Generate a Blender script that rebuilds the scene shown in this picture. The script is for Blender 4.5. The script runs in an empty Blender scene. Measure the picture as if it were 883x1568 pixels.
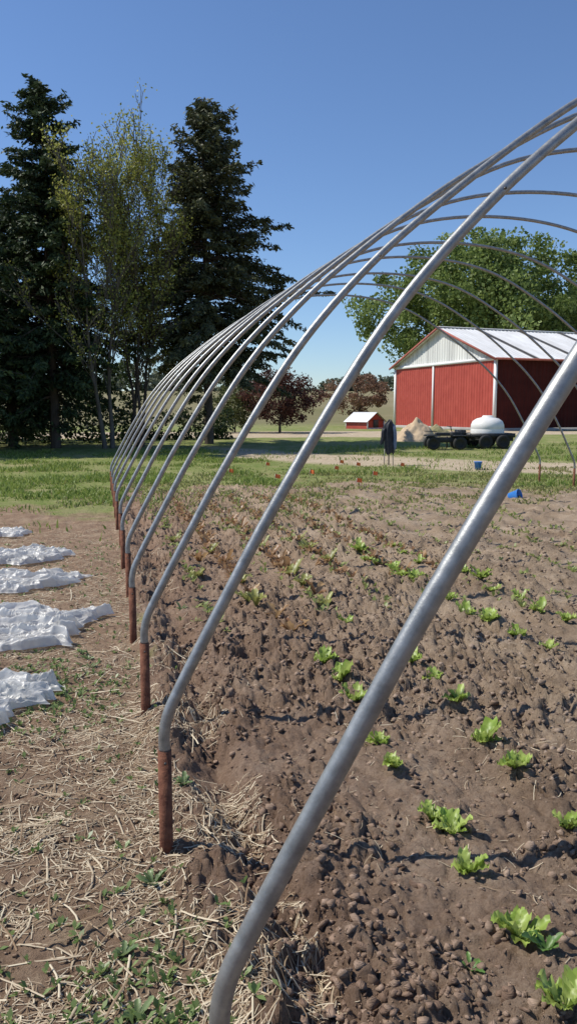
import bpy, math, random
import numpy as np
from mathutils import Vector, Matrix
random.seed(7); rng=np.random.default_rng(7)
scene=bpy.context.scene
R=math.radians
# ------------------------------------------------------------------ camera
cam=bpy.data.cameras.new("camera"); co=bpy.data.objects.new("camera",cam); scene.collection.objects.link(co)
cam.sensor_fit='VERTICAL'; cam.sensor_height=36; cam.sensor_width=36; cam.lens=28; cam.clip_end=6000; cam.clip_start=0.05
co.location=(0,0,1.6); co.rotation_euler=(R(82.8),0,R(-13.2)); scene.camera=co
scene.view_settings.view_transform='Standard'; scene.view_settings.look='None'; scene.view_settings.exposure=0
# ------------------------------------------------------------------ light
el=R(50); S=Vector((-0.94*math.cos(el),0.34*math.cos(el),math.sin(el))).normalized()
w=bpy.data.worlds.new("World"); scene.world=w; w.use_nodes=True
nt=w.node_tree; bg=nt.nodes['Background']; sky=nt.nodes.new('ShaderNodeTexSky'); sky.sky_type='NISHITA'
sky.sun_disc=False; sky.sun_elevation=el; sky.sun_rotation=R(290); sky.air_density=1.0; sky.dust_density=0.1; sky.ozone_density=3.0
tint=nt.nodes.new('ShaderNodeMix');tint.data_type='RGBA';tint.blend_type='MULTIPLY';tint.inputs[0].default_value=1.0
nt.links.new(sky.outputs[0],tint.inputs[6]);tint.inputs[7].default_value=(.87,.98,1.16,1)
nt.links.new(tint.outputs[2],bg.inputs[0]); bg.inputs[1].default_value=0.115
sl=bpy.data.lights.new("sun",'SUN'); sl.energy=5.0; sl.angle=R(0.5); sl.color=(1,0.95,0.86)
so=bpy.data.objects.new("sun",sl); scene.collection.objects.link(so); so.rotation_euler=S.to_track_quat('Z','Y').to_euler()
# ------------------------------------------------------------------ helpers
def new_mat(name,rough=0.7,metal=0.0,color=(.5,.5,.5),spec=0.3):
    m=bpy.data.materials.new(name); m.use_nodes=True
    b=m.node_tree.nodes['Principled BSDF']
    b.inputs['Roughness'].default_value=rough; b.inputs['Metallic'].default_value=metal
    b.inputs['Base Color'].default_value=(*color,1); b.inputs['Specular IOR Level'].default_value=spec
    return m
def N(m,t): return m.node_tree.nodes.new(t)
def L(m,a,b): m.node_tree.links.new(a,b)
def noise_mat(name,c1,c2,scale=5,rough=0.7,metal=0,bump=0.0,detail=6,stretch=(1,1,1),lo=.3,hi=.7,spec=.3,trans=0):
    m=new_mat(name,rough,metal,c1,spec); b=m.node_tree.nodes['Principled BSDF']
    tc=N(m,'ShaderNodeTexCoord'); mp=N(m,'ShaderNodeMapping'); mp.inputs['Scale'].default_value=stretch
    L(m,tc.outputs['Object'],mp.inputs['Vector'])
    n=N(m,'ShaderNodeTexNoise'); n.inputs['Scale'].default_value=scale; n.inputs['Detail'].default_value=detail; n.inputs['Roughness'].default_value=.65
    L(m,mp.outputs[0],n.inputs['Vector'])
    r=N(m,'ShaderNodeValToRGB'); r.color_ramp.elements[0].position=lo; r.color_ramp.elements[1].position=hi
    r.color_ramp.elements[0].color=(*c1,1); r.color_ramp.elements[1].color=(*c2,1)
    L(m,n.outputs['Fac'],r.inputs[0]); L(m,r.outputs[0],b.inputs['Base Color'])
    if bump:
        bp=N(m,'ShaderNodeBump'); bp.inputs['Strength'].default_value=bump; bp.inputs['Distance'].default_value=.02
        L(m,n.outputs['Fac'],bp.inputs['Height']); L(m,bp.outputs[0],b.inputs['Normal'])
    if trans:
        tr=N(m,'ShaderNodeBsdfTranslucent'); mx=N(m,'ShaderNodeMixShader'); mx.inputs[0].default_value=trans
        L(m,r.outputs[0],tr.inputs['Color']);L(m,b.outputs[0],mx.inputs[1]); L(m,tr.outputs[0],mx.inputs[2])
        L(m,mx.outputs[0],m.node_tree.nodes['Material Output'].inputs[0])
    return m
def leaf_mat(name,trans=0.3,rough=.55,spec=.25):
    m=new_mat(name,rough,0,(.1,.2,.05),spec); b=m.node_tree.nodes['Principled BSDF']
    at=N(m,'ShaderNodeAttribute'); at.attribute_name='col'
    L(m,at.outputs['Color'],b.inputs['Base Color'])
    if trans>0:
        tr=N(m,'ShaderNodeBsdfTranslucent'); mx=N(m,'ShaderNodeMixShader'); mx.inputs[0].default_value=trans
        L(m,at.outputs['Color'],tr.inputs['Color'])
        L(m,b.outputs[0],mx.inputs[1]); L(m,tr.outputs[0],mx.inputs[2])
        L(m,mx.outputs[0],m.node_tree.nodes['Material Output'].inputs[0])
    return m
def mesh_np(name,V,F,mat,col=None,parent=None,smooth=False,matidx=None):
    V=np.asarray(V,dtype=np.float32)
    Fs=F if isinstance(F,list) else [F]
    Fs=[np.asarray(f,dtype=np.int32) for f in Fs if len(f)]
    me=bpy.data.meshes.new(name)
    me.vertices.add(len(V)); me.vertices.foreach_set('co',V.ravel())
    nl=sum(f.size for f in Fs); npoly=sum(len(f) for f in Fs)
    me.loops.add(nl); me.loops.foreach_set('vertex_index',np.concatenate([f.ravel() for f in Fs]))
    tot=np.concatenate([np.full(len(f),f.shape[1],dtype=np.int32) for f in Fs])
    st=np.concatenate([[0],np.cumsum(tot)[:-1]]).astype(np.int32)
    me.polygons.add(npoly); me.polygons.foreach_set('loop_start',st); me.polygons.foreach_set('loop_total',tot)
    if smooth: me.polygons.foreach_set('use_smooth',np.ones(npoly,dtype=bool))
    me.update(calc_edges=True)
    if col is not None:
        a=me.color_attributes.new('col','FLOAT_COLOR','POINT')
        c=np.ones((len(V),4),dtype=np.float32); c[:,:3]=col; a.data.foreach_set('color',c.ravel())
    me.materials.append(mat)
    o=bpy.data.objects.new(name,me); scene.collection.objects.link(o)
    if parent: o.parent=parent
    return o
def empty(name,loc=(0,0,0),rotz=0):
    e=bpy.data.objects.new(name,None); e.empty_display_size=.2; scene.collection.objects.link(e)
    e.location=loc; e.rotation_euler=(0,0,rotz); return e
def hsh(ix,iy,s):
    ix=ix.astype(np.int64); iy=iy.astype(np.int64)
    h=(ix*374761393+iy*668265263+s*982451653)&0xffffffff
    h=((h^(h>>13))*1274126177)&0xffffffff
    h=h^(h>>16)
    h=(h*2246822519)&0xffffffff; h=h^(h>>15)
    return (h&0xffffff)/float(0xffffff)
def vn(x,y,s=0):
    ix=np.floor(x);iy=np.floor(y);fx=x-ix;fy=y-iy
    fx=fx*fx*(3-2*fx);fy=fy*fy*(3-2*fy)
    a=hsh(ix,iy,s);b=hsh(ix+1,iy,s);c=hsh(ix,iy+1,s);d=hsh(ix+1,iy+1,s)
    return (a*(1-fx)+b*fx)*(1-fy)+(c*(1-fx)+d*fx)*fy
def fbm(x,y,s=0,o=4):
    r=0;a=.5;t=0
    for i in range(o):
        r=r+a*vn(x*2**i+i*17.3,y*2**i-i*9.1,s+i);t+=a;a*=.55
    return r/t
def crack(x,y,cell,s):
    gx=x/cell;gy=y/cell;ix=np.floor(gx);iy=np.floor(gy)
    f1=np.full_like(gx,9.);f2=np.full_like(gx,9.);hh=np.zeros_like(gx);tx=np.zeros_like(gx)
    for dx in(-1,0,1):
        for dy in(-1,0,1):
            cx=ix+dx;cy=iy+dy
            rx=gx-cx-hsh(cx,cy,s);ry=gy-cy-hsh(cx,cy,s+1)
            d=np.hypot(rx,ry);hv=hsh(cx,cy,s+2)
            tilt=(hsh(cx,cy,s+3)-.5)*rx+(hsh(cx,cy,s+4)-.5)*ry
            nearer=d<f1
            f2=np.where(nearer,f1,np.minimum(f2,d));hh=np.where(nearer,hv,hh);tx=np.where(nearer,tilt,tx);f1=np.where(nearer,d,f1)
    e=np.clip((f2-f1)*2.6,0,1)
    return (e**.6*(.15+hh**1.6)+tx*.9*e)*cell
def sst(a,b,x):
    t=np.clip((x-a)/(b-a),0,1); return t*t*(3-2*t)
def soil_mask(x,y):
    far=np.where(x<.4,14.2+x*.3,16.0)-sst(6.0,9.5,x)*3.0
    n=(fbm(x*.9,y*.9,50)-.5)*6.0
    m=sst(far+3.2,far-1.2,y+n*.9)
    return m*sst(.12,.34,x+(fbm(x*3,y*3,51)-.5)*.2)
def grass_mask(x,y):
    n=(fbm(x*.8,y*.8,60)-.5)
    left=sst(11.0,15.2,y+n*6.5)
    rm=sst(.12,.34,x)
    return (left*(1-rm)+rm)*(1-soil_mask(x,y))
def base_h(x,y):
    r=np.hypot(x,y)
    return .38*sst(19,46,r)+5.2*sst(75,165,r)
def hfun(x,y,fine=True):
    h=base_h(x,y)
    r=np.hypot(x,y)
    sm=soil_mask(x,y); nr=sst(22,12,r)
    h=h+(fbm(x*1.1,y*1.1,1)-.5)*.07*nr
    cx=.50+.10*(fbm(y*.9,y*0,3)-.5)*2+.06*sst(3,1.5,y)
    tr=np.exp(-((x-cx)/.09)**2)*(.035+.045*fbm(y*2,x*0,4))
    bank=np.exp(-((x-cx+.17)/.09)**2)*.02+np.exp(-((x-cx-.18)/.1)**2)*.02
    g=sst(16,13,y)
    h=h+(bank-tr)*g
    h=h+.012*np.cos((x-1.23)/.52*2*np.pi)*sm*sst(.8,1.1,x)*nr
    if fine:
        wx=x+(fbm(x*13,y*13,101,3)-.5)*.08;wy=y+(fbm(x*13,y*13,105,3)-.5)*.08
        dn=.42+.95*sst(.3,.6,fbm(x*1.5,y*1.5,8,3))
        c=crack(wx,wy,.12,11)*.36+crack(wx*1.02+5,wy,.055,21)*.66
        h=h+c*sm*dn
        h=h+((fbm(x*24,y*24,9,4)-.5)*.038)*sm
        h=h+((fbm(x*9,y*9,13,5)-.5)*.04+crack(wx,wy,.06,61)*.16*sst(13,9,y))*(1-sm)*nr
    return h
# ------------------------------------------------------------------ ground sheet
def axis(start,fine0,fine1,d0,grow,end):
    pts=[fine1]; d=d0
    while pts[-1]<end: d=min(max(d0,(pts[-1]-fine1+1)*grow),60); pts.append(pts[-1]+d)
    mid=list(np.arange(fine0,fine1,d0))
    lo=[]; q=fine0
    while q>start: d=min(max(d0,(fine0-q+1)*grow),60); q-=d; lo.append(q)
    return np.array(lo[::-1]+mid+pts)
xs=axis(-2500,-.9,2.6,.0085,.0130,2500)
ys=[.75]
while ys[-1]<3000: ys.append(ys[-1]+min(max(.0085,.0056*ys[-1]),40)*(1 if ys[-1]<60 else 3))
ys=np.array([-200,-50,-12,-4,-1.5,-.5,.2,.5]+ys)
X,Y=np.meshgrid(xs,ys); nx=len(xs);ny=len(ys)
Xf=X.ravel();Yf=Y.ravel()
Z=hfun(Xf,Yf)
I,J=np.meshgrid(np.arange(nx-1),np.arange(ny-1));a=(J*nx+I).ravel()
F=np.stack([a,a+1,a+1+nx,a+nx],1)
sm=soil_mask(Xf,Yf);gm=grass_mask(Xf,Yf)
def gravel_mask(x,y):
    n=(fbm(x*.3,y*.3,70)-.5)*3
    road=sst(38,39.5,y+n+.02*x)*sst(49,47,y+n+.02*x)*sst(31,26,x)
    d=np.abs((y-29)+(x-4)*1.1)/2.0+n*.5
    track=sst(2.3,.8,d)*sst(3,5.5,x)*.9*sst(45,30,x)
    return np.maximum(road,track)
gr=gravel_mask(Xf,Yf)
ground_mat=new_mat("ground_soil_grass",.95,0,(.2,.15,.1),.12)
m=ground_mat; b=m.node_tree.nodes['Principled BSDF']
at=N(m,'ShaderNodeAttribute');at.attribute_name='col';sep=N(m,'ShaderNodeSeparateColor');L(m,at.outputs['Color'],sep.inputs[0])
tc=N(m,'ShaderNodeTexCoord')
def nz(scale,det=6,rough=.6):
    n=N(m,'ShaderNodeTexNoise');n.inputs['Scale'].default_value=scale;n.inputs['Detail'].default_value=det;n.inputs['Roughness'].default_value=rough
    L(m,tc.outputs['Object'],n.inputs['Vector']);return n.outputs['Fac']
def ramp(inp,els):
    r=N(m,'ShaderNodeValToRGB');e=r.color_ramp.elements
    e[0].position=els[0][0];e[0].color=(*els[0][1],1);e[1].position=els[-1][0];e[1].color=(*els[-1][1],1)
    for p,c in els[1:-1]:
        q=e.new(p);q.color=(*c,1)
    L(m,inp,r.inputs[0]);return r.outputs[0]
def mix(f,a,b_,typ='MIX'):
    x=N(m,'ShaderNodeMix');x.data_type='RGBA';x.blend_type=typ
    if isinstance(f,float): x.inputs[0].default_value=f
    else: L(m,f,x.inputs[0])
    L(m,a,x.inputs[6]);L(m,b_,x.inputs[7]);return x.outputs[2]
soilA=ramp(nz(1.3,9,.76),[(.3,(.245,.175,.118)),(.5,(.38,.288,.200)),(.72,(.54,.435,.325))])
soilR=ramp(nz(1.3,9,.76),[(.3,(.195,.122,.082)),(.5,(.30,.203,.143)),(.72,(.45,.34,.25))])
sx_=N(m,'ShaderNodeSeparateXYZ');L(m,tc.outputs['Object'],sx_.inputs[0])
def mrange(inp,a_,b_,c_=0,d_=1):
    q=N(m,'ShaderNodeMapRange');q.inputs[1].default_value=a_;q.inputs[2].default_value=b_;q.inputs[3].default_value=c_;q.inputs[4].default_value=d_;L(m,inp,q.inputs[0]);return q.outputs[0]
nearf=mrange(sx_.outputs[0],.4,2.6)
soilA=mix(nearf,soilR,soilA)
soilB=ramp(nz(70,5,.75),[(.32,(.58,.54,.52)),(.62,(1,1,1))])
soil=mix(.85,soilA,soilB,'MULTIPLY')
pathc=ramp(nz(4,9,.8),[(.3,(.20,.128,.083)),(.5,(.33,.225,.150)),(.7,(.52,.40,.27))])
pathc=mix(.7,pathc,soilB,'MULTIPLY')
grassc=ramp(nz(2.2,9,.8),[(.28,(.09,.13,.03)),(.43,(.17,.22,.055)),(.54,(.27,.27,.11)),(.66,(.42,.33,.21))])
grassf=ramp(nz(.28,8,.78),[(.3,(.10,.15,.035)),(.48,(.18,.22,.06)),(.62,(.36,.30,.17))])
hillf=ramp(nz(.03,7,.7),[(.3,(.15,.15,.06)),(.55,(.23,.20,.11)),(.7,(.30,.25,.16))])
gravel=ramp(nz(4,8,.7),[(.3,(.38,.30,.20)),(.7,(.56,.46,.33))])
gcol=mix(.5,grassc,grassf)
gcol=mix(mrange(sx_.outputs[1],62,80),gcol,hillf)
def thr(inp,scale,wid=.25):
    n=nz(scale,6,.7);ad=N(m,'ShaderNodeMath');ad.operation='ADD';L(m,inp,ad.inputs[0]);L(m,n,ad.inputs[1])
    return mrange(ad.outputs[0],1-wid,1+wid)
c=mix(thr(sep.outputs[0],6),pathc,soil)
c=mix(thr(sep.outputs[1],2.5),c,gcol)
c=mix(thr(sep.outputs[2],1.2),c,gravel)
L(m,c,b.inputs['Base Color'])
bp=N(m,'ShaderNodeBump');bp.inputs['Strength'].default_value=1.0;bp.inputs['Distance'].default_value=.02
L(m,nz(80,8,.8),bp.inputs['Height']);L(m,bp.outputs[0],b.inputs['Normal'])
cols=np.stack([sm,gm,gr],1)
ground=mesh_np("ground",np.stack([Xf,Yf,Z],1),F,ground_mat,cols,smooth=False)

# ------------------------------------------------------------------ loose crumbs
def ico(sub):
    import bmesh
    bm=bmesh.new();bmesh.ops.create_icosphere(bm,subdivisions=sub,radius=1)
    v=np.array([p.co[:] for p in bm.verts]);f=np.array([[q.index for q in p.verts] for p in bm.faces]);bm.free();return v,f
def rot_mats(n):
    q=rng.normal(size=(n,4));q/=np.linalg.norm(q,axis=1)[:,None];w_,x,y,z=q.T
    return np.stack([1-2*(y*y+z*z),2*(x*y-z*w_),2*(x*z+y*w_),2*(x*y+z*w_),1-2*(x*x+z*z),2*(y*z-x*w_),2*(x*z-y*w_),2*(y*z+x*w_),1-2*(x*x+y*y)],1).reshape(n,3,3)
def scatter_rocks(name,P,rad,sub,mat,colA,colB):
    v,f=ico(sub);n=len(P)
    V=np.repeat(v[None],n,0)*(1+.6*(rng.random((n,len(v),1))-.5)*2)
    V*=(.45+.9*rng.random((n,1,3)))
    V=np.einsum('nij,nvj->nvi',rot_mats(n),V)
    V[:,:,2]*=.8
    V=V*rad[:,None,None]+P[:,None,:]
    Fa=(f[None]+(np.arange(n)*len(v))[:,None,None]).reshape(-1,3)
    xb=np.clip((P[:,0]-.4)/2.2,0,1)[:,None,None]
    t=rng.random((n,1,1));C=np.array(colA)*(1-t)+np.array(colB)*t;C=C*(1-xb*np.array([-.18,-.3,-.34]));C=np.repeat(C,len(v),1)
    return mesh_np(name,V.reshape(-1,3),Fa,mat,C.reshape(-1,3))
clodm=leaf_mat("soil_clod",0,.95,.08)
cb=clodm.node_tree.nodes['Principled BSDF']
_n=N(clodm,'ShaderNodeTexNoise');_n.inputs['Scale'].default_value=160;_n.inputs['Detail'].default_value=5
_b=N(clodm,'ShaderNodeBump');_b.inputs['Distance'].default_value=.008;_b.inputs['Strength'].default_value=1;L(clodm,_n.outputs['Fac'],_b.inputs['Height']);L(clodm,_b.outputs[0],cb.inputs['Normal'])
def samp_y(n,y0,y1,p=1.0):
    u=rng.random(n);return y0*(y1/y0)**u
n=52000;yy=samp_y(n,.95,10);xx=.45+rng.random(n)**1.05*(.9+yy*.6)
dn=fbm(xx*1.5,yy*1.5,8,3);k=sst(.3,.62,dn)*.9+.2>rng.random(n);xx=xx[k];yy=yy[k]
rad=.003+.018*rng.random(len(xx))**3.6;zz=hfun(xx,yy)+rad*.1
scatter_rocks("soil_clods",np.stack([xx,yy,zz],1),rad,1,clodm,(.18,.115,.08),(.35,.245,.178))
n=5500;yy=samp_y(n,.9,9);xx=-1.5+rng.random(n)*1.9;rad=.003+.009*rng.random(n)**3;zz=hfun(xx,yy)+rad*.2
scatter_rocks("soil_clods",np.stack([xx,yy,zz],1),rad,1,clodm,(.18,.115,.075),(.38,.27,.19))

# ------------------------------------------------------------------ straw
def straws(name,xx,yy,ln,wd,mat,tilt=.12):
    n=len(xx);th=rng.random(n)*6.28;bend=(rng.random(n)-.5)*.9
    V=[];k=4;tl=(rng.random(n)-.5)*2*tilt
    for s in range(k):
        t=s/(k-1)-.5
        a_=th+bend*t
        cx=xx+np.cos(a_)*ln*t;cy=yy+np.sin(a_)*ln*t
        V.append((cx,cy,hfun(cx,cy,True),a_,t))
    z0=V[0][2];z1=V[-1][2];P=[]
    for cx,cy,cz,a_,t in V:
        z=z0*(.5-t)+z1*(.5+t)+.004+np.abs(tl)*ln*.3+tl*t*ln
        z=np.maximum(z,cz+.002)
        nxv=-np.sin(a_);nyv=np.cos(a_);tw=wd*.5
        P.append(np.stack([cx+nxv*tw,cy+nyv*tw,z],1));P.append(np.stack([cx,cy,z+tw*.8],1));P.append(np.stack([cx-nxv*tw,cy-nyv*tw,z],1))
    P=np.stack(P,1)
    fl=[]
    for s in range(k-1):
        for q in(0,1): fl.append([s*3+q,s*3+q+1,s*3+q+4,s*3+q+3])
    f=np.array(fl);Fa=(f[None]+(np.arange(n)*3*k)[:,None,None]).reshape(-1,4)
    t=rng.random((n,1,1))**1.3;C=np.array((.26,.17,.095))*(1-t)+np.array((.74,.64,.46))*t
    C=np.repeat(C,3*k,1)
    return mesh_np(name,P.reshape(-1,3),Fa,mat,C.reshape(-1,3))
strawm=leaf_mat("dry_straw",.1,.6,.3)
n=86000;yy=samp_y(n,.85,11);xx=-(.38*yy)+rng.random(n)*(.56+.39*yy)
d=fbm(xx*2.0,yy*2.0,90,4);k=(d>.29+rng.random(n)*.33+.16*sst(.12,.4,xx));xx=xx[k];yy=yy[k];n=len(xx)
straws("straw_litter",xx,yy,.012+.085*rng.random(n)**2.5,.0018+.0035*rng.random(n)**1.5,strawm,.08)
n=420;yy=samp_y(n,.85,7);xx=-(.3*yy)+rng.random(n)*(.4+.31*yy)
straws("straw_litter",xx,yy,.10+.16*rng.random(n),.004+.004*rng.random(n),strawm,.2)
n=10000;yy=samp_y(n,.9,12);xx=.2+rng.random(n)**1.15*(.9+.6*yy)
d=fbm(xx*1.4,yy*1.4,94,4);k=(d>.36+rng.random(n)*.3+.03*(xx-.5));xx=xx[k];yy=yy[k];n=len(xx)
straws("straw_litter",xx,yy,.012+.06*rng.random(n)**2.3,.0016+.0025*rng.random(n),strawm,.05)

# ------------------------------------------------------------------ grass blades
grassm=leaf_mat("grass_blade",.4,.5,.25)
def blades(name,xx,yy,h,wd,cA,cB,mat,lean=.5):
    n=len(xx);z=hfun(xx,yy)-.005;th=rng.random(n)*6.28;ld=rng.random(n)*6.28;le=h*lean*rng.random(n)
    a=np.stack([xx-np.cos(th)*wd/2,yy-np.sin(th)*wd/2,z],1);b_=np.stack([xx+np.cos(th)*wd/2,yy+np.sin(th)*wd/2,z],1)
    mx=xx+np.cos(ld)*le*.35;my=yy+np.sin(ld)*le*.35
    c1=np.stack([mx-np.cos(th)*wd*.45,my-np.sin(th)*wd*.45,z+h*.6],1);c2=np.stack([mx+np.cos(th)*wd*.45,my+np.sin(th)*wd*.45,z+h*.6],1)
    tip=np.stack([xx+np.cos(ld)*le,yy+np.sin(ld)*le,z+h],1)
    V=np.stack([a,b_,c2,c1,tip],1).reshape(-1,3);o=(np.arange(n)*5)[:,None]
    t=rng.random((n,1,1));C=np.repeat(np.array(cA)*(1-t)+np.array(cB)*t,5,1).reshape(-1,3)
    return mesh_np(name,V,[o+np.array([[0,1,2,3]]),o+np.array([[3,2,4]])],mat,C)
n=150000;yy=10+rng.random(n)**1.2*20;xx=-.26*yy-.5+rng.random(n)*yy*.98
g=grass_mask(xx,yy)*(1-gravel_mask(xx,yy)*.95);pt=fbm(xx*.9,yy*.9,77,4);green=sst(11.5,17,yy+(pt-.5)*9)*(1-.55*sst(3,8,xx))
k=(rng.random(n)<(g*.9+.06)*(.06+.9*green)*(.05+1.5*sst(.42,.58,pt)));xx=xx[k];yy=yy[k];n=len(xx);pt=pt[k]
far=yy/18
dry=rng.random(n)<.14+.3*(yy<15)+.25*sst(2,7,xx)
hv=.6+1.0*sst(.5,.7,pt)
blades("grass",xx[~dry],yy[~dry],(.025+.075*rng.random((~dry).sum()))*(.8+far[~dry]*.3)*hv[~dry],.014+.018*rng.random((~dry).sum()),(.13,.21,.035),(.34,.40,.11),grassm,1.3)
blades("grass",xx[dry],yy[dry],.02+.06*rng.random(dry.sum()),.008+.01*rng.random(dry.sum()),(.3,.25,.12),(.5,.43,.24),grassm,1.5)
n=34000;yy=9+rng.random(n)*11;xx=.6+rng.random(n)*yy*.7
pt=fbm(xx*1.5,yy*1.5,123,4);k=rng.random(n)<sst(.45,.6,pt)*sst(9.5,15.5,yy)*(.6+.4*sst(2,7,xx));xx=xx[k];yy=yy[k];n=len(xx)
blades("weed_patch",xx,yy,.025+.06*rng.random(n),.02+.02*rng.random(n),(.18,.20,.06),(.42,.40,.17),grassm,1.5)

# ------------------------------------------------------------------ leafy rosettes
def rosette(name,x,y,nl,ln,wd,cA,cB,mat,up=(.5,1.2),ruf=.15):
    V=[];Fq=[];C=[]
    nu,nv=9,5
    z0=float(hfun(np.array([x]),np.array([y]))[0])-.004
    for q in range(nl):
        th=q*2.4+random.random()*1.1;l=ln*random.uniform(.45,1.2);w_=wd*random.uniform(.6,1.15)*(.6+.4*min(1,l/ln));e=random.uniform(*up);ph=random.random()*6;tw=random.uniform(-.5,.5);curl=random.uniform(.3,1.3)
        base=len(V);t0=random.random();cc=np.array(cA)*(1-t0)+np.array(cB)*t0
        for u in range(nu):
            s=u/(nu-1);r=l*(s-.16*s*s*(1.3-e));zz=l*math.sin(e)*s*(1.25-.55*s*curl)
            hw=w_*.5*(0.14+math.sin(min(1,s*1.02)**.9*math.pi*.84)*1.0) if s<1 else w_*.2
            hw*=1+.16*math.sin(s*23+ph)
            tha=th+tw*s*.6
            for v in range(nv):
                t=v/(nv-1)*2-1
                rr=r*math.cos(e*.6);off=t*hw
                wz=zz+abs(t)**1.5*hw*.5+math.sin(s*17+ph+t*2.5)*ruf*w_*abs(t)*.9+tw*t*hw*.6
                V.append((x+math.cos(tha)*rr-math.sin(tha)*off,y+math.sin(tha)*rr+math.cos(tha)*off,z0+wz))
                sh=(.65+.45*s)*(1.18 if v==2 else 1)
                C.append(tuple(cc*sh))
        for u in range(nu-1):
            for v in range(nv-1):
                a_=base+u*nv+v;Fq.append([a_,a_+1,a_+nv+1,a_+nv])
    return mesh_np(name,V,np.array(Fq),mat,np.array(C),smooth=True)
letm=leaf_mat("lettuce_leaf",.4,.4,.4)
LET=[(1.21,3.15),(1.26,3.45),(1.29,3.97),(1.31,4.28),(1.32,4.64),(1.83,4.48),(1.85,4.18),(1.78,3.71),(1.74,3.32),(1.71,2.98),(1.69,2.54),(1.21,2.72),(1.25,2.62),(1.19,2.36),(1.19,2.03),(1.16,1.72),(2.74,7.71),(2.71,7.93),(2.75,7.04),(2.81,6.82),(3.21,7.70),(3.36,6.60),(3.29,6.24),(2.80,6.04),(2.74,5.61),(2.77,5.31),(3.38,5.90),(3.30,5.48),(3.37,5.21),(2.84,4.98),(2.88,4.65),(1.74,5.52),(3.22,8.21),(2.78,7.3),(3.3,7.1),(3.34,4.75),(1.3,4.0),(1.72,2.2),(2.83,6.4),(3.33,6.9),(2.76,8.3),(3.28,8.6)]
for x,y in LET:
    f=(1.25 if y>2.9 else 1.15)*random.uniform(.75,1.2)
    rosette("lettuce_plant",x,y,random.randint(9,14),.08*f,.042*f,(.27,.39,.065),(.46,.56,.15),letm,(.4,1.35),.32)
rosette("weed_plant",1.01,1.97,6,.06,.02,(.10,.22,.05),(.2,.34,.09),letm)
rosette("weed_plant",1.23,1.93,6,.08,.035,(.08,.17,.04),(.16,.28,.07),letm)
RED=[(1.78,7.93),(1.73,6.79),(1.77,7.46),(1.21,7.05),(1.17,6.13),(1.74,6.4),(1.22,6.6),(1.25,5.75),(1.3,5.4),(1.2,9.9),(1.15,8.7),(.98,8.3),(1.25,7.6),(1.7,7.1),(1.75,8.3),(1.76,8.8),(1.2,9.3),(1.8,9.4),(1.24,10.6),(1.15,6.35),(1.74,6.1),(2.3,9.2),(2.25,8.6),(2.3,10),(1.22,8.1),(1.2,10.2),(1.75,10.1),(1.8,7.7),(2.28,7.9),(.8,9.5),(.85,7.4),(1.25,11.2),(1.76,11)]
for x,y in RED:
    g=random.random()<.45
    rosette("red_lettuce_plant",x,y,random.randint(6,10),.16*random.uniform(.6,1.1),.055,(.24,.25,.07) if g else (.30,.16,.08),(.42,.42,.14) if g else (.50,.33,.16),letm,(.7,1.45),.2)
for x,y in [(-.12,5.15),(.30,3.2),(.13,2.55),(.05,1.95),(-.1,1.75),(.33,1.72),(-.27,4.55),(-.33,4.35),(-.62,4.4),(.6,6.4),(.02,2.2),(-.16,5.3),(-.1,5.0)]:
    rosette("weed_plant",x,y,random.randint(7,12),.06*random.uniform(.7,1.2),.02,(.11,.18,.06),(.28,.36,.16),letm,(.3,1.1),.1)
def seedlings(name,pts,cA,cB,sz=(.03,.07)):
    V=[];Fq=[];C=[]
    P_=np.array(pts);Zp=hfun(P_[:,0],P_[:,1])
    for (x,y),z in zip(pts,Zp):
        for q in range(random.randint(3,6)):
            th=random.random()*6.28;l=random.uniform(*sz);w_=l*.4;e=random.uniform(.3,1.3)
            d=Vector((math.cos(th)*math.cos(e),math.sin(th)*math.cos(e),math.sin(e)));sd=Vector((-math.sin(th),math.cos(th),0))
            p=Vector((x,y,z));b0=len(V);V+= [tuple(p),tuple(p+d*l*.55+sd*w_*.5),tuple(p+d*l-Vector((0,0,l*.15))),tuple(p+d*l*.55-sd*w_*.5)]
            t=random.random();C+=[tuple(np.array(cA)*(1-t)+np.array(cB)*t)]*4;Fq.append([b0,b0+1,b0+2,b0+3])
    mesh_np(name,V,np.array(Fq),letm,np.array(C))
pts=[(rx+random.gauss(0,.05),random.uniform(7.0,14.5)) for rx in (1.2,1.75,2.25,2.8,3.3) for q in range(110)]
seedlings("red_seedling_rows",pts,(.26,.14,.07),(.50,.32,.17),(.05,.12))
seedlings("green_seedling_rows",[(random.choice((.8,1.7,2.25,2.8,3.3,3.9,4.5,5.2,5.9))+random.gauss(0,.08),random.uniform(5.5,16)) for _ in range(1300)],(.19,.24,.06),(.42,.46,.17),(.035,.085))
seedlings("small_weeds",[(random.uniform(-1.6,.25),random.uniform(1.2,10)) for _ in range(900) ],(.11,.18,.05),(.28,.36,.13),(.015,.04))
seedlings("small_weeds",[(random.gauss(-.4,.25),random.gauss(4.6,.3)) for _ in range(420) ],(.11,.18,.05),(.28,.36,.13),(.015,.045))
seedlings("small_weeds",[(random.gauss(.05,.18),random.gauss(1.8,.35)) for _ in range(300) ],(.11,.18,.05),(.28,.36,.13),(.015,.045))

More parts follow.
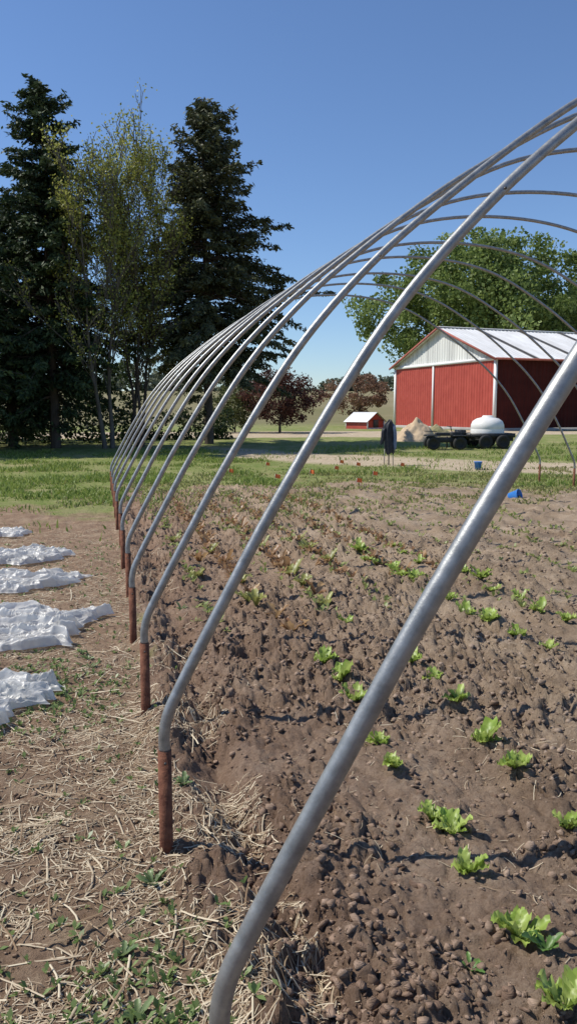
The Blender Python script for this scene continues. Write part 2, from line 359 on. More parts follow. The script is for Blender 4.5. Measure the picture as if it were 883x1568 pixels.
# ------------------------------------------------------------------ tubes
def tube(path,rad,sides=12):
    P=np.array(path,float);n=len(P);rad=np.broadcast_to(np.asarray(rad,float),(n,))
    T=np.gradient(P,axis=0);T/=np.linalg.norm(T,axis=1)[:,None]
    ref=np.array([0,1,0.]) if abs(T[0][1])<.9 else np.array([1,0,0.])
    A=np.cross(T,ref);A/=np.linalg.norm(A,axis=1)[:,None];B=np.cross(T,A)
    t=np.arange(sides)/sides*2*np.pi
    V=P[:,None]+rad[:,None,None]*(np.cos(t)[None,:,None]*A[:,None]+np.sin(t)[None,:,None]*B[:,None])
    V=V.reshape(-1,3);Fq=[]
    for k in range(n-1):
        for s in range(sides):
            s2=(s+1)%sides;Fq.append([k*sides+s,k*sides+s2,(k+1)*sides+s2,(k+1)*sides+s])
    V=np.vstack([V,P[0],P[-1]]);c0=len(V)-2
    tr=[[c0,(s+1)%sides,s] for s in range(sides)]+[[c0+1,(n-1)*sides+s,(n-1)*sides+(s+1)%sides] for s in range(sides)]
    return V,Fq,tr
class MB:
    def __init__(s): s.V=[];s.Q=[];s.T=[];s.n=0
    def add(s,V,Q=None,T=None):
        V=np.asarray(V,float)
        s.V.append(V)
        if Q is not None and len(Q): s.Q.append(np.array(Q)+s.n)
        if T is not None and len(T): s.T.append(np.array(T)+s.n)
        s.n+=len(V)
    def tube(s,path,rad,sides=12): s.add(*tube(path,rad,sides))
    def box(s,c,d,rz=0,M=None):
        x,y,z=[q/2 for q in d];v=np.array([[-x,-y,-z],[x,-y,-z],[x,y,-z],[-x,y,-z],[-x,-y,z],[x,-y,z],[x,y,z],[-x,y,z]])
        if rz: cs,sn=math.cos(rz),math.sin(rz);v=v@np.array([[cs,sn,0],[-sn,cs,0],[0,0,1]])
        if M is not None: v=v@np.array(M).T
        s.add(v+np.array(c),[[0,3,2,1],[4,5,6,7],[0,1,5,4],[1,2,6,5],[2,3,7,6],[3,0,4,7]])
    def lathe(s,prof,c,axis='z',sides=24):
        t=np.arange(sides)/sides*2*np.pi;V=[]
        for r,z in prof:
            for a_ in t:
                p=(r*math.cos(a_),r*math.sin(a_),z)
                if axis=='x': p=(p[2],p[0],p[1])
                if axis=='y': p=(p[0],p[2],p[1])
                V.append(p)
        Q=[]
        for k in range(len(prof)-1):
            for a_ in range(sides):
                a2=(a_+1)%sides;Q.append([k*sides+a_,k*sides+a2,(k+1)*sides+a2,(k+1)*sides+a_])
        s.add(np.array(V)+np.array(c),Q)
    def out(s,name,mat,parent=None,smooth=False,bevel=0):
        Fs=[]
        if s.Q: Fs.append(np.vstack(s.Q))
        if s.T: Fs.append(np.vstack(s.T))
        o=mesh_np(name,np.vstack(s.V),Fs,mat,parent=parent,smooth=smooth)
        if bevel:
            md=o.modifiers.new('b','BEVEL');md.width=bevel;md.segments=2
        return o
# ------------------------------------------------------------------ hoops
galv=noise_mat("galvanized_steel",(.21,.215,.21),(.39,.395,.385),22,.45,.7,.12,10,lo=.3,hi=.7,spec=.45)
rust=noise_mat("rusty_steel",(.10,.035,.022),(.27,.12,.07),22,.85,.2,.5,8)
dark_bolt=noise_mat("bolt_steel",(.10,.09,.08),(.2,.18,.16),30,.5,.7)
half=[(.19,.40),(.19,.46),(.206,.535),(.245,.62),(.32,.765),(.40,.915),(.60,1.28),(1.0,1.91),(1.35,2.31),(1.72,2.64),(2.6,3.28),(3.7,3.83),(4.95,4.0)]
ctrl=half+[(9.9-a_,b_) for a_,b_ in half[:-1][::-1]]
def catmull(P,per):
    P=[np.array(p,float) for p in P];P=[2*P[0]-P[1]]+P+[2*P[-1]-P[-2]];o=[]
    for k in range(1,len(P)-2):
        p0,p1,p2,p3=P[k-1:k+3]
        t0=0;t1=np.linalg.norm(p1-p0)**.5;t2=t1+np.linalg.norm(p2-p1)**.5;t3=t2+np.linalg.norm(p3-p2)**.5
        for q in range(per):
            t=t1+(t2-t1)*q/per
            A1=(t1-t)/(t1-t0)*p0+(t-t0)/(t1-t0)*p1;A2=(t2-t)/(t2-t1)*p1+(t-t1)/(t2-t1)*p2;A3=(t3-t)/(t3-t2)*p2+(t-t2)/(t3-t2)*p3
            B1=(t2-t)/(t2-t0)*A1+(t-t0)/(t2-t0)*A2;B2=(t3-t)/(t3-t1)*A2+(t-t1)/(t3-t1)*A3
            o.append((t2-t)/(t2-t1)*B1+(t-t1)/(t2-t1)*B2)
    o.append(P[-2]);return np.array(o)
prof=catmull(ctrl,8)
for n_ in range(12):
    Yh=1.385+1.36*n_
    hp=empty("greenhouse_hoop",(0,Yh,0))
    j1,j2,j3=(random.uniform(-.012,.012),random.uniform(-.03,.03),random.uniform(-.08,.08))
    if n_==0: j1=j2=0;j3=-.20
    if n_==1: j1=j2=j3=0
    zz=prof[:,1];path=np.stack([prof[:,0]+j1+j2*zz/4,j3*(zz-.4)/4,zz*(1+j2*.3)],1)
    mb=MB();mb.tube(path,.0205,20);mb.out("arch_pipe",galv,hp,True)
    mb=MB()
    for s_ in(0,-1):
        p=path[s_];mb.tube([(p[0],p[1],-.3),(p[0]+.0,p[1],.05),(p[0],p[1],.40)],.0245,20)
    mb.out("ground_post",rust,hp,False)
    mb=MB()
    for s_ in(0,-1):
        p=path[s_];mb.tube([(p[0],p[1]-.030,.36),(p[0],p[1]+.030,.36)],.005,8)
    for k in (66,-59):
        p=path[k];mb.tube([(p[0],p[1]-.026,p[2]),(p[0],p[1]+.026,p[2])],.005,8)
    mb.out("bolts",dark_bolt,hp)

# ------------------------------------------------------------------ row covers (thin white fabric)
fab=noise_mat("white_row_cover",(.66,.65,.62),(.84,.84,.82),3,.35,0,.15,8,spec=.6,trans=.35)
fo=fab.node_tree.nodes['Material Output'];fs=fo.inputs[0].links[0].from_socket
ftp=N(fab,'ShaderNodeBsdfTransparent');fmx=N(fab,'ShaderNodeMixShader');fmx.inputs[0].default_value=.18
L(fab,fs,fmx.inputs[1]);L(fab,ftp.outputs[0],fmx.inputs[2]);L(fab,fmx.outputs[0],fo.inputs[0])
def cover(y0,y1,x0,xe,seed,hgt=.07,skew=0.):
    nu,nv=420,190
    U,Vv=np.meshgrid(np.linspace(0,1,nu)**.7,np.linspace(0,1,nv))
    endx=xe+(fbm(Vv*4,Vv*0+seed,seed,5)-.5)*.7+skew*(Vv-.5)
    x=x0+(endx-x0)*U
    ya=y0+(fbm(x*2.0,x*0+3,seed+5,5)-.5)*.5;yb=y1+(fbm(x*2.0,x*0+9,seed+7,5)-.5)*.5
    pinch=sst(.75,1.0,U)*.22*fbm(Vv*0+seed,U*3,seed+8)
    y=ya+(yb-ya)*(pinch+(1-2*pinch)*Vv)
    wx=x+.35*fbm(x*2,y*2,seed+30);wy=y+.35*fbm(x*2+7,y*2,seed+33)
    rg=lambda a_,b_,s,o=2:1-np.abs(2*fbm(a_,b_,s,o)-1)
    f1=rg(wx*1.6,wy*5,seed+1)
    f2=rg(wx*3+wy*3,wy*13-wx*3,seed+2)
    f3=rg(wx*12-wy*8,wy*30+wx*8,seed+3)
    f4=rg(wx*45+wy*8,wy*38-wx*18,seed+4)
    edge=sst(0,.03,Vv)*sst(1,.97,Vv)*sst(1,.985,U)
    z=hfun(x.ravel(),y.ravel(),False).reshape(x.shape)+.026+edge*(hgt*(f1**6)+.032*f2**6+.013*f3**4+.004*f4**2+.004)
    V=np.stack([x,y,z],-1).reshape(-1,3)
    I,J=np.meshgrid(np.arange(nu-1),np.arange(nv-1));a_=(J*nu+I).ravel()
    mesh_np("white_row_cover",V,np.stack([a_,a_+1,a_+1+nu,a_+nu],1),fab,smooth=True)
cover(5.35,6.45,-3.0,-.16,200,.07,.1)
cover(7.1,8.0,-3.5,-.36,210,.06,.35)
cover(8.6,9.5,-4.0,-.5,220,.05,-.1)
cover(10.35,11.1,-4.4,-1.05,230,.04,.1)
cover(3.72,4.72,-2.2,-.38,241,.08,.35)

# ------------------------------------------------------------------ barn
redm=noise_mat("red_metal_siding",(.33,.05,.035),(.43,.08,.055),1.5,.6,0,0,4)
redd=noise_mat("red_metal_siding_shaded",(.05,.011,.009),(.09,.018,.014),1.5,.75,0,0,6,spec=.12)  # same red siding as the gable; long wall's shade darkened into the colour
whm=noise_mat("white_trim",(.72,.72,.70),(.8,.8,.78),3,.5)
roofm=noise_mat("white_metal_roof",(.60,.59,.57),(.80,.80,.78),1.2,.45,.0,0,6,(1,.15,1))
gabm=noise_mat("weathered_gable_panel",(.42,.42,.40),(.82,.82,.77),1.1,.6,0,0,6,(2.5,2.5,.1))
seam=noise_mat("roof_seam_dark",(.05,.045,.04),(.12,.11,.1),4,.8)
concr=noise_mat("concrete",(.3,.29,.27),(.42,.4,.37),4,.9)
def gz(x,y): return float(base_h(np.array([float(x)]),np.array([float(y)]))[0])
barn=empty("red_barn",(23.96,45.76,gz(24,46)-.03),math.atan2(.151,.990))
W=12.6;LB=26;EH=4.45;RH=6.8
def ribwall(p0,p1,z0,ztop,name,mat,nrm,pitch=.3,depth=.03):
    p0=np.array(p0,float);p1=np.array(p1,float);Lw=np.linalg.norm(p1-p0);d=(p1-p0)/Lw;nv=np.array(nrm,float)
    ss=[];dd=[];s=0
    while s<Lw-pitch:
        for a_,q in((0,0),(pitch*.7,0),(pitch*.78,depth),(pitch*.92,depth)): ss.append(s+a_);dd.append(q)
        s+=pitch
    ss.append(Lw);dd.append(0)
    V=[];Q=[]
    for k,(s,q) in enumerate(zip(ss,dd)):
        p=p0+d*s+nv*q;V.append((p[0],p[1],z0));V.append((p[0],p[1],ztop(s/Lw) if callable(ztop) else ztop))
        if k: Q.append([2*k-2,2*k,2*k+1,2*k-1])
    mb=MB();mb.add(V,Q);return mb.out(name,mat,barn)
ribwall((0,0),(0,W),0.15,EH,"gable_wall",redm,(-1,0))
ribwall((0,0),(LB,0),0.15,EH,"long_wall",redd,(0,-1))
ribwall((LB,0),(LB,W),0.15,EH,"back_wall",redm,(1,0))
ribwall((0,W),(LB,W),0.15,EH,"far_wall",redm,(0,1))
gt=lambda t:EH+.12+(RH-EH)*(1-abs(2*t-1))
ribwall((0,0),(0,W),EH+.1,gt,"gable_panels",gabm,(-1,0))
ribwall((LB,0),(LB,W),EH,gt,"back_gable",gabm,(1,0))
mb=MB()
mb.box((-.045,.06,EH/2+.08),(.14,.2,EH-.16));mb.box((-.045,W-.06,EH/2+.08),(.14,.2,EH-.16));mb.box((-.06,W*.57,EH/2+.05),(.1,.13,EH-.25))
mb.box((-.055,W/2,EH+.05),(.12,W+.1,.2));mb.box((LB,-.04,EH/2+.08),(.2,.12,EH-.16))
mb.out("white_trim",whm,barn)
mb=MB();mb.box((LB/2,W/2,.06),(LB+.1,W+.1,.3));mb.out("foundation",concr,barn)
sl_=math.hypot(W/2,RH-EH)
for side in(0,1):
    V=[];Q=[];ss=[];s=-.35
    while s<LB+.35:
        for a_,q in((0,0),(.22,0),(.25,.035),(.29,.035)): ss.append((s+a_,q))
        s+=.32
    for k,(s,q) in enumerate(ss):
        for t in(-.055,1.0):
            yy_=W/2*t;zz_=EH+.16+(RH-EH)*t+q
            if side: yy_=W-yy_
            V.append((s,yy_,zz_))
        if k: Q.append([2*k-2,2*k,2*k+1,2*k-1])
    mb=MB();mb.add(V,Q);mb.out("roof_sheet",roofm,barn)
mb=MB();ang=math.atan2(RH-EH,W/2)
zs=lambda y:EH+.16+(RH-EH)*y/(W/2)+.06
for s in(2.8,6.35,9.9,13.4,17,20.6,24):
    mb.add([(s-.16,-.34,zs(-.34)),(s+.16,-.34,zs(-.34)),(s+.16,W/2-.15,zs(W/2-.15)),(s-.16,W/2-.15,zs(W/2-.15))],[[0,1,2,3]])
mb.out("roof_seams",seam,barn)
mb=MB();mb.box((LB/2,W/2,RH+.2),(LB+.7,.35,.06));mb.out("ridge_cap",whm,barn)
mb=MB()
for side in(1,-1):
    for xx_ in(-.38,LB+.38):
        M=Matrix.Rotation(side*ang,3,'X');cy=W/4 if side==1 else W*3/4
        mb.box((xx_,cy-.12*side,EH+.07+(RH-EH)/2),(.05,sl_+.5,.14),M=M)
mb.box((LB/2,-.37,EH+.02),(LB+.7,.05,.14))
mb.out("red_fascia",noise_mat("weathered_red_trim",(.30,.08,.06),(.42,.14,.10),2,.7),barn)

sh=empty("small_red_shed",(18.3,54.2,gz(18.6,55.2)),R(-62))
mb=MB();mb.add([(-1,-.9,0),(1,-.9,0),(1,.9,0),(-1,.9,0),(-1,-.9,.55),(1,-.9,.55),(1,.9,.55),(-1,.9,.55),(-1,0,1.1),(1,0,1.1)],[[0,1,5,4],[2,3,7,6]],[[4,7,8],[5,9,6]]);mb.add([(-1,-.9,0),(-1,.9,0),(-1,.9,.55),(-1,-.9,.55),(1,-.9,0),(1,.9,0),(1,.9,.55),(1,-.9,.55)],[[0,3,2,1],[4,5,6,7]])
mb.out("walls",redm,sh)
mb=MB();mb.add([(-1.15,-1.05,.48),(1.15,-1.05,.48),(1.15,0,1.17),(-1.15,0,1.17),(-1.15,1.05,.48),(1.15,1.05,.48)],[[0,1,2,3],[3,2,5,4]])
for sx in(-1.03,1.03):
    mb.box((sx,-.85,.28),(.06,.1,.55));mb.box((sx,.85,.28),(.06,.1,.55));mb.box((sx,0,.04),(.06,1.8,.08))
mb.out("roof_and_trim",whm,sh)
mb=MB();mb.box((1.02,0,.33),(.05,.5,.6));mb.box((-1.02,0,.33),(.05,.5,.6));mb.out("door",seam,sh)

# ------------------------------------------------------------------ trees
bark=noise_mat("bark_dark",(.045,.035,.028),(.12,.095,.075),6,.9,0,.5,8,(1,1,.25))
barkl=noise_mat("bark_grey",(.07,.06,.05),(.17,.15,.125),5,.9,0,.4,8,(1,1,.3))
needm=leaf_mat("spruce_needles",.12,.6,.2)
leafm=leaf_mat("spring_leaves",.4,.5,.25)
def segs_mesh(name,segs,mat,parent,sides=5):
    A=np.array([s[0] for s in segs],float);B=np.array([s[1] for s in segs],float);ra=np.array([s[2] for s in segs]);rb=np.array([s[3] for s in segs])
    T=B-A;T/=np.linalg.norm(T,axis=1)[:,None]+1e-9
    ref=np.where(np.abs(T[:,2:3])>.8,np.array([[1,0,0.]]),np.array([[0,0,1.]]))
    U=np.cross(T,ref);U/=np.linalg.norm(U,axis=1)[:,None];W_=np.cross(T,U)
    t=np.arange(sides)/sides*2*np.pi;n=len(A)
    ring=np.cos(t)[None,:,None]*U[:,None]+np.sin(t)[None,:,None]*W_[:,None]
    V=np.concatenate([A[:,None]+ring*ra[:,None,None],B[:,None]+ring*rb[:,None,None]],1).reshape(-1,3)
    f=np.array([[s,(s+1)%sides,sides+(s+1)%sides,sides+s] for s in range(sides)])
    Fa=(f[None]+(np.arange(n)*2*sides)[:,None,None]).reshape(-1,4)
    return mesh_np(name,V,Fa,mat,parent=parent,smooth=True)
def quads(name,C,D,S_,ln,wd,col,mat,parent):
    n=len(C);a_=C-D*ln[:,None]*.5;b_=C+S_*wd[:,None]*.5;c_=C+D*ln[:,None]*.5;d_=C-S_*wd[:,None]*.5
    V=np.stack([a_,b_,c_,d_],1).reshape(-1,3);o=(np.arange(n)*4)[:,None]
    return mesh_np(name,V,o+np.array([[0,1,2,3]]),mat,np.repeat(col,4,0),parent=parent)
def unit(v): return v/(np.linalg.norm(v,axis=-1,keepdims=True)+1e-9)
def spruce(x,y,H,Rm,z0,seed,dark=(.020,.038,.018),lite=(.085,.12,.05),name="spruce_tree",dens=1.0,trunk=.2,open_=.15,side=None,pw=.62):
    rr=random.Random(seed);e=empty(name,(x,y,gz(x,y)));segs=[]
    lx,ly=rr.uniform(-.2,.2),rr.uniform(-.2,.2)
    for k in range(14):
        t=k/14;t2=(k+1)/14;segs.append(((lx*t,ly*t,H*t-.1*(k==0)),(lx*t2,ly*t2,H*t2),trunk*(1-t)**.8+.012,trunk*(1-t2)**.8+.01))
    Cc=[];Dd=[];Ss=[];Ln=[];Wd=[];Co=[]
    z=.9
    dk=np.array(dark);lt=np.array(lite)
    while z<H-.1:
        t=(z-z0)/(H-z0)
        if t<0: pr=.55*Rm*rr.uniform(.3,.8);nb=3
        else:
            pr=Rm*min(1,(1-t)**pw*1.05+.02)*min(1,.6+t*4);nb=12 if t<.75 else 8
        for q in range(nb):
            az=rr.random()*6.283
            lobes=1+.15*math.sin(az*2+seed+z*.9)+.17*math.sin(az*3-z*2.3+seed*2)
            Lb=max(.15,pr*rr.uniform(.5,1.12)*lobes)
            if side: Lb*=1+side[1]*math.cos(az-side[0])
            if rr.random()<open_: Lb*=.5
            zz=z+rr.uniform(-.3,.3)
            sl0=rr.uniform(.0,.35)+.5*max(0,t-.5)*2;dr=rr.uniform(.35,.85)*(1-max(0,t)*.7)
            ns=5;pts=[]
            for k in range(ns+1):
                s=k/ns;az2=az+.1*math.sin(s*3+q)
                pts.append(np.array((lx*zz/H+math.cos(az2)*Lb*s,ly*zz/H+math.sin(az2)*Lb*s,zz+Lb*(sl0*s-dr*s*s+.3*dr*s**4))))
            for k in range(ns):
                r0=.03*Lb/2.5*(1-k/ns)+.006;segs.append((pts[k],pts[k+1],r0,max(.004,r0*.8)))
            if t<0 and rr.random()<.6: continue
            bare=.25 if t<.5 else .05
            nt_=int(Lb*20*dens)+8
            s=bare+(1-bare)*rng.random(nt_)**.8
            P=np.array(pts);idx=np.minimum((s*ns).astype(int),ns-1);fr=(s*ns-idx)[:,None];c0=P[idx]*(1-fr)+P[idx+1]*fr
            T=unit(P[idx+1]-P[idx]);sd=np.where(rng.random(nt_)<.5,-1,1)[:,None]
            Sd=unit(np.cross(T,np.array([0,0,1.])))*sd
            tl=(.16+.5*(1-s)*min(1,Lb/2))*(.6+.7*rng.random(nt_))
            dirv=unit(Sd*(.8+.3*rng.random((nt_,1)))+T*.75+np.array([0,0,-.5])*rng.random((nt_,1))*2.2)
            for kk in range(3):
                f=(kk+.6)/3
                cc=c0+dirv*(tl*f)[:,None]+rng.normal(size=(nt_,3))*.05
                d2=unit(dirv+rng.normal(size=(nt_,3))*.4);s2=unit(np.cross(d2,rng.normal(size=(nt_,3))))
                Cc.append(cc);Dd.append(d2);Ss.append(s2);Ln.append(.15+.14*rng.random(nt_));Wd.append(.05+.06*rng.random(nt_))
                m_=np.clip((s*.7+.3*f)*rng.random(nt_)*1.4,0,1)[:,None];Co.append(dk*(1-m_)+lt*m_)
        z+=rr.uniform(.2,.32)
    segs_mesh("trunk_and_branches",segs,bark,e)
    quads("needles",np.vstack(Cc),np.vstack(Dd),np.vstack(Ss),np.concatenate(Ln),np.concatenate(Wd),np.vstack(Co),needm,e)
    return e
spruce(-1.7,32.3,13.4,2.9,2.0,3,pw=.55)
spruce(4.5,33.9,14.0,3.9,3.2,8,dark=(.034,.044,.022),lite=(.13,.14,.065),open_=.2,side=(R(-13),.12),pw=.66)
spruce(-5.2,30.5,12.0,3.0,1.2,15,dens=.5)
spruce(-8.8,31.5,12.8,3.2,1.2,19,dens=.35)
spruce(-3.4,33.5,9.5,2.6,.8,23,dens=.6)
spruce(-12.5,31.0,12.8,3.2,1.2,29,dens=.3)

def decid(name,x,y,H,seed,lead=3,spread=.30,leaf=(.07,.13),nleaf=5,cA=(.18,.21,.035),cB=(.44,.44,.12),mat=barkl,depth=3,r0=.10,lsig=.15,lean=(0,0),thin=.68):
    rr=random.Random(seed);e=empty(name,(x,y,gz(x,y)));segs=[];tips=[]
    def grow(p,d,ln,r,lv):
        ns=(12,6,5,4)[lv];q=p.copy();dd=d.copy();rc=r
        for k in range(ns):
            dd=dd+np.array([rr.gauss(0,.07 if lv==0 else .13),rr.gauss(0,.07 if lv==0 else .13),(.10 if lv else .12)]);dd/=np.linalg.norm(dd)
            q2=q+dd*ln/ns;rn=rc*(.87 if lv==0 else .80);segs.append((q,q2,rc,rn))
            frac=(k+1)/ns
            if lv<depth and frac>=(.25 if lv==0 else .3):
                for _ in range(2 if lv==0 else 1):
                    az=rr.random()*6.283;sp=rr.uniform(.4,.9)*(spread/.35)
                    perp=np.array([math.cos(az),math.sin(az),rr.uniform(0,.4)]);nd=dd+perp*sp;nd/=np.linalg.norm(nd)
                    grow(q2,nd,ln*(rr.uniform(.20,.34)*(1.25-.6*frac) if lv==0 else rr.uniform(.4,.6)),rn*.5,lv+1)
            if lv>=2: tips.append(q2)
            q=q2;rc=rn
    for l in range(lead):
        az=l/lead*6.283+rr.random();tl=rr.uniform(.06,.16)
        d=np.array([math.cos(az)*tl+lean[0],math.sin(az)*tl+lean[1],1.]);d/=np.linalg.norm(d)
        grow(np.array([math.cos(az)*.15,math.sin(az)*.15,-.1]),d,H*rr.uniform(.76,.88),r0*rr.uniform(.8,1.1),0)
    segs=[(a_,b_,max(c_,.010),max(d_,.009)) for a_,b_,c_,d_ in segs]
    segs_mesh("trunk_and_limbs",segs,mat,e,5)
    Tp=np.array(tips);keep=fbm(Tp[:,0]*.8+9,Tp[:,2]*.8,seed,3)+rng.random(len(Tp))*.5>thin;Tp=Tp[keep];n=len(Tp)*nleaf
    C=np.repeat(Tp,nleaf,0)+rng.normal(size=(n,3))*lsig;D=unit(rng.normal(size=(n,3)));S2=unit(np.cross(D,rng.normal(size=(n,3))))
    t=rng.random((n,1));ln=leaf[0]+(leaf[1]-leaf[0])*rng.random(n)
    quads("leaves",C,D,S2,ln,ln*.65,np.array(cA)*(1-t)+np.array(cB)*t,leafm,e)
decid("budding_tree",.3,31.8,11.0,41,lead=2,lean=(.03,0),thin=.76)
decid("budding_tree",1.5,32.6,11.6,47,lead=3,mat=bark)
decid("budding_tree",1.0,33.2,10.4,53,lead=1,nleaf=4,mat=bark,thin=.72)
def crown_tree(name,x,y,H,Rx,zc,seed,cA,cB,leaf=.3,ncl=260,npl=110,tr=.35,csz=1.3,flat=1.0):
    r2=np.random.default_rng(seed);e=empty(name,(x,y,gz(x,y)));segs=[]
    Hc=(H-zc)/2;cz=zc+Hc
    d=unit(r2.normal(size=(ncl,3)));rad=(.35+.65*r2.random(ncl)**.5)
    az=np.arctan2(d[:,1],d[:,0]);lob=1+.13*np.sin(3*az+seed)+.10*np.sin(5*az+2*d[:,2]*3)+.12*r2.normal(size=ncl)
    cen=d*np.stack([Rx*rad*lob,Rx*rad*lob,Hc*rad*(1+.06*r2.normal(size=ncl))],1)+np.array([0,0,cz])
    cen[:,2]=np.maximum(cen[:,2],zc*.8)
    fork=np.array([0,0,zc*.75]);segs.append((np.array([0,0,-.1]),fork,tr,tr*.75))
    segs.append((fork,np.array([.2,0,cz]),tr*.7,tr*.4));segs.append((np.array([.2,0,cz]),np.array([0,.3,H*.9]),tr*.4,.04))
    for k in range(0,ncl):
        c=cen[k];b0=np.array([0,0,zc*.75+(c[2]-zc)*.45]);mid=(b0+c)/2+np.array([0,0,.06*np.linalg.norm(c-b0)])
        if k%3==0: segs.append((b0,mid,tr*.16,tr*.1));segs.append((mid,c,tr*.1,tr*.03))
    n=ncl*npl;cs=csz*(.6+.8*r2.random(ncl))
    off=unit(r2.normal(size=(n,3)))*(r2.random((n,1))**.45)*np.repeat(cs,npl)[:,None]*np.array([1,1,.7*flat])
    C=np.repeat(cen,npl,0)+off;D=unit(r2.normal(size=(n,3)));S2=unit(np.cross(D,r2.normal(size=(n,3))))
    t=np.clip(np.repeat(r2.random(ncl),npl)*.5+r2.random(n)*.5,0,1)[:,None];ln=leaf*(.6+.8*r2.random(n))
    segs_mesh("trunk_and_limbs",segs,bark,e,6)
    quads("leaves",C,D,S2,ln,ln*.7,np.array(cA)*(1-t)+np.array(cB)*t,leafm,e)
crown_tree("maple_tree",39.5,78,18.6,11.5,3.5,5,(.10,.15,.038),(.26,.33,.10),leaf=.36,ncl=420,npl=160,csz=1.6)
crown_tree("maple_tree",58,80,16.5,9,4,6,(.10,.15,.038),(.24,.31,.095),leaf=.42,ncl=220,npl=110,csz=1.7)
crown_tree("purple_crabapple_tree",10.0,44.8,3.6,2.2,.5,9,(.05,.025,.02),(.16,.07,.05),leaf=.13,ncl=120,npl=90,csz=.5,tr=.09)
crown_tree("purple_crabapple_tree",20.7,63,4.2,2.4,1.0,12,(.14,.08,.055),(.33,.20,.13),leaf=.16,ncl=80,npl=80,csz=.5,tr=.09)
crown_tree("bush",7.6,46,2.6,1.6,.3,14,(.05,.06,.02),(.15,.17,.06),leaf=.14,ncl=60,npl=80,csz=.5,tr=.06)
def mass(name,pts,leaf,npl,cA,cB,seed):
    r2=np.random.default_rng(seed);P=np.array(pts);n=len(P)*npl
    off=unit(r2.normal(size=(n,3)))*(r2.random((n,1))**.4)*np.repeat(P[:,3],npl)[:,None]*np.array([1,1,.8])
    C=np.repeat(P[:,:3],npl,0)+off;D=unit(r2.normal(size=(n,3)));S2=unit(np.cross(D,r2.normal(size=(n,3))))
    t=np.clip(np.repeat(r2.random(len(P)),npl)*.5+r2.random(n)*.5,0,1)[:,None];ln=leaf*(.6+.8*r2.random(n))
    quads(name,C,D,S2,ln,ln*.7,np.array(cA)*(1-t)+np.array(cB)*t,leafm,None)
rr=random.Random(4)
mass("dense_shrub_thicket",[(rr.uniform(-16,1.6),rr.uniform(35,39),.2+rr.random()**1.2*3.4,rr.uniform(.4,.9)) for _ in range(380)],.17,60,(.012,.022,.01),(.05,.075,.025),31)
mass("dense_shrub_thicket",[(rr.uniform(1.5,6),rr.uniform(37,39),.2+rr.random()**1.5*1.3,rr.uniform(.3,.6)) for _ in range(60)],.15,60,(.012,.022,.01),(.05,.075,.025),32)
pts=[]
for _ in range(900):
    a_=R(rr.uniform(-30,60));d=rr.uniform(165,185);hh=rr.random()
    pts.append((d*math.sin(a_),d*math.cos(a_),5.4+hh*(3.2+2.4*math.sin(a_*19)+1.5*math.sin(a_*47)),rr.uniform(.8,1.8)))
mass("distant_treeline",pts,1.0,26,(.10,.12,.08),(.18,.20,.13),33)

# ------------------------------------------------------------------ sand pile
sand=noise_mat("sand",(.40,.30,.19),(.56,.43,.29),3,.95,0,.4,8)
def pile(name,x,y,rx,ry,h,seed,mat):
    n=60;U,V_=np.meshgrid(np.linspace(-1.3,1.3,n),np.linspace(-1.3,1.3,n))
    r=np.hypot(U,V_)+(fbm(U*2+5,V_*2+5,seed,4)-.5)*.35
    z=np.clip(1-r,-.08,1);z=h*np.where(z>0,np.abs(z)**.85,z)*(.85+.35*fbm(U*3,V_*3,seed+2,3))+(fbm(U*9,V_*9,seed+3,3)-.5)*.08*(r<1)
    P=np.stack([x+U*rx,y+V_*ry,gz(x,y)+z],-1).reshape(-1,3);I,J=np.meshgrid(np.arange(n-1),np.arange(n-1));a_=(J*n+I).ravel()
    mesh_np(name,P,np.stack([a_,a_+1,a_+1+n,a_+n],1),mat,smooth=True)
pile("sand_pile",14.0,34.2,1.05,1.0,1.05,3,sand)
pile("sand_pile",15.4,35.2,1.0,1.0,.7,6,noise_mat("weedy_soil",(.14,.15,.06),(.36,.29,.17),3,.95,0,.4,8))

# ------------------------------------------------------------------ vehicles
blk=noise_mat("black_rubber",(.02,.02,.02),(.035,.035,.033),20,.8)
blkp=noise_mat("dark_paint",(.02,.022,.022),(.045,.045,.045),8,.45)
poly=noise_mat("white_polyethylene",(.72,.71,.66),(.82,.81,.77),4,.45)
steel=noise_mat("grey_steel",(.14,.14,.14),(.25,.25,.24),10,.5,.5)
def wheel(mb,c,r,w_,ax='y'):
    mb.lathe([(.0,-w_*.3),(r*.5,-w_*.3),(r*.55,-w_*.45),(r*.9,-w_*.5),(r,-w_*.3),(r,w_*.3),(r*.9,w_*.5),(r*.55,w_*.45),(r*.5,w_*.3),(0,w_*.3)],c,ax,22)
tx,ty=14.7,28.7
tr=empty("water_tank_trailer",(tx,ty,gz(tx,ty)),R(-8))
mb=MB();mb.lathe([(0,.44),(.56,.44),(.63,.48),(.64,.52),(.64,.72),(.63,.74),(.64,.76),(.63,.90),(.57,1.04),(.42,1.14),(.22,1.19),(.20,1.24),(.17,1.26),(0,1.26)],(0,0,0),'z',40);mb.out("tank",poly,tr,True)
mb=MB();mb.box((0,0,.40),(1.7,1.1,.07));mb.box((-1.2,0,.36),(.9,.08,.08));mb.box((.0,.5,.33),(1.7,.06,.1));mb.box((0,-.5,.33),(1.7,.06,.1));mb.tube([(0,-.65,.26),(0,.65,.26)],.03,8);mb.tube([(-1.6,0,.0),(-1.6,0,.45)],.03,8)
mb.box((0,-.68,.50),(1.7,.04,.16));mb.box((0,.68,.50),(1.7,.04,.16));mb.box((.87,0,.50),(.04,1.3,.16));mb.box((-.87,0,.50),(.04,1.3,.16));mb.box((-1.05,.1,.55),(.3,.5,.3))
mb.out("frame",blkp,tr)
mb=MB()
for sy in(-.78,.78):
    for sx in(-.32,.36): wheel(mb,(sx,sy,.26),.26,.18)
mb.out("wheels",blk,tr,True)
av=empty("atv",(12.75,28.3,gz(12.75,28.3)),R(-14))
mb=MB()
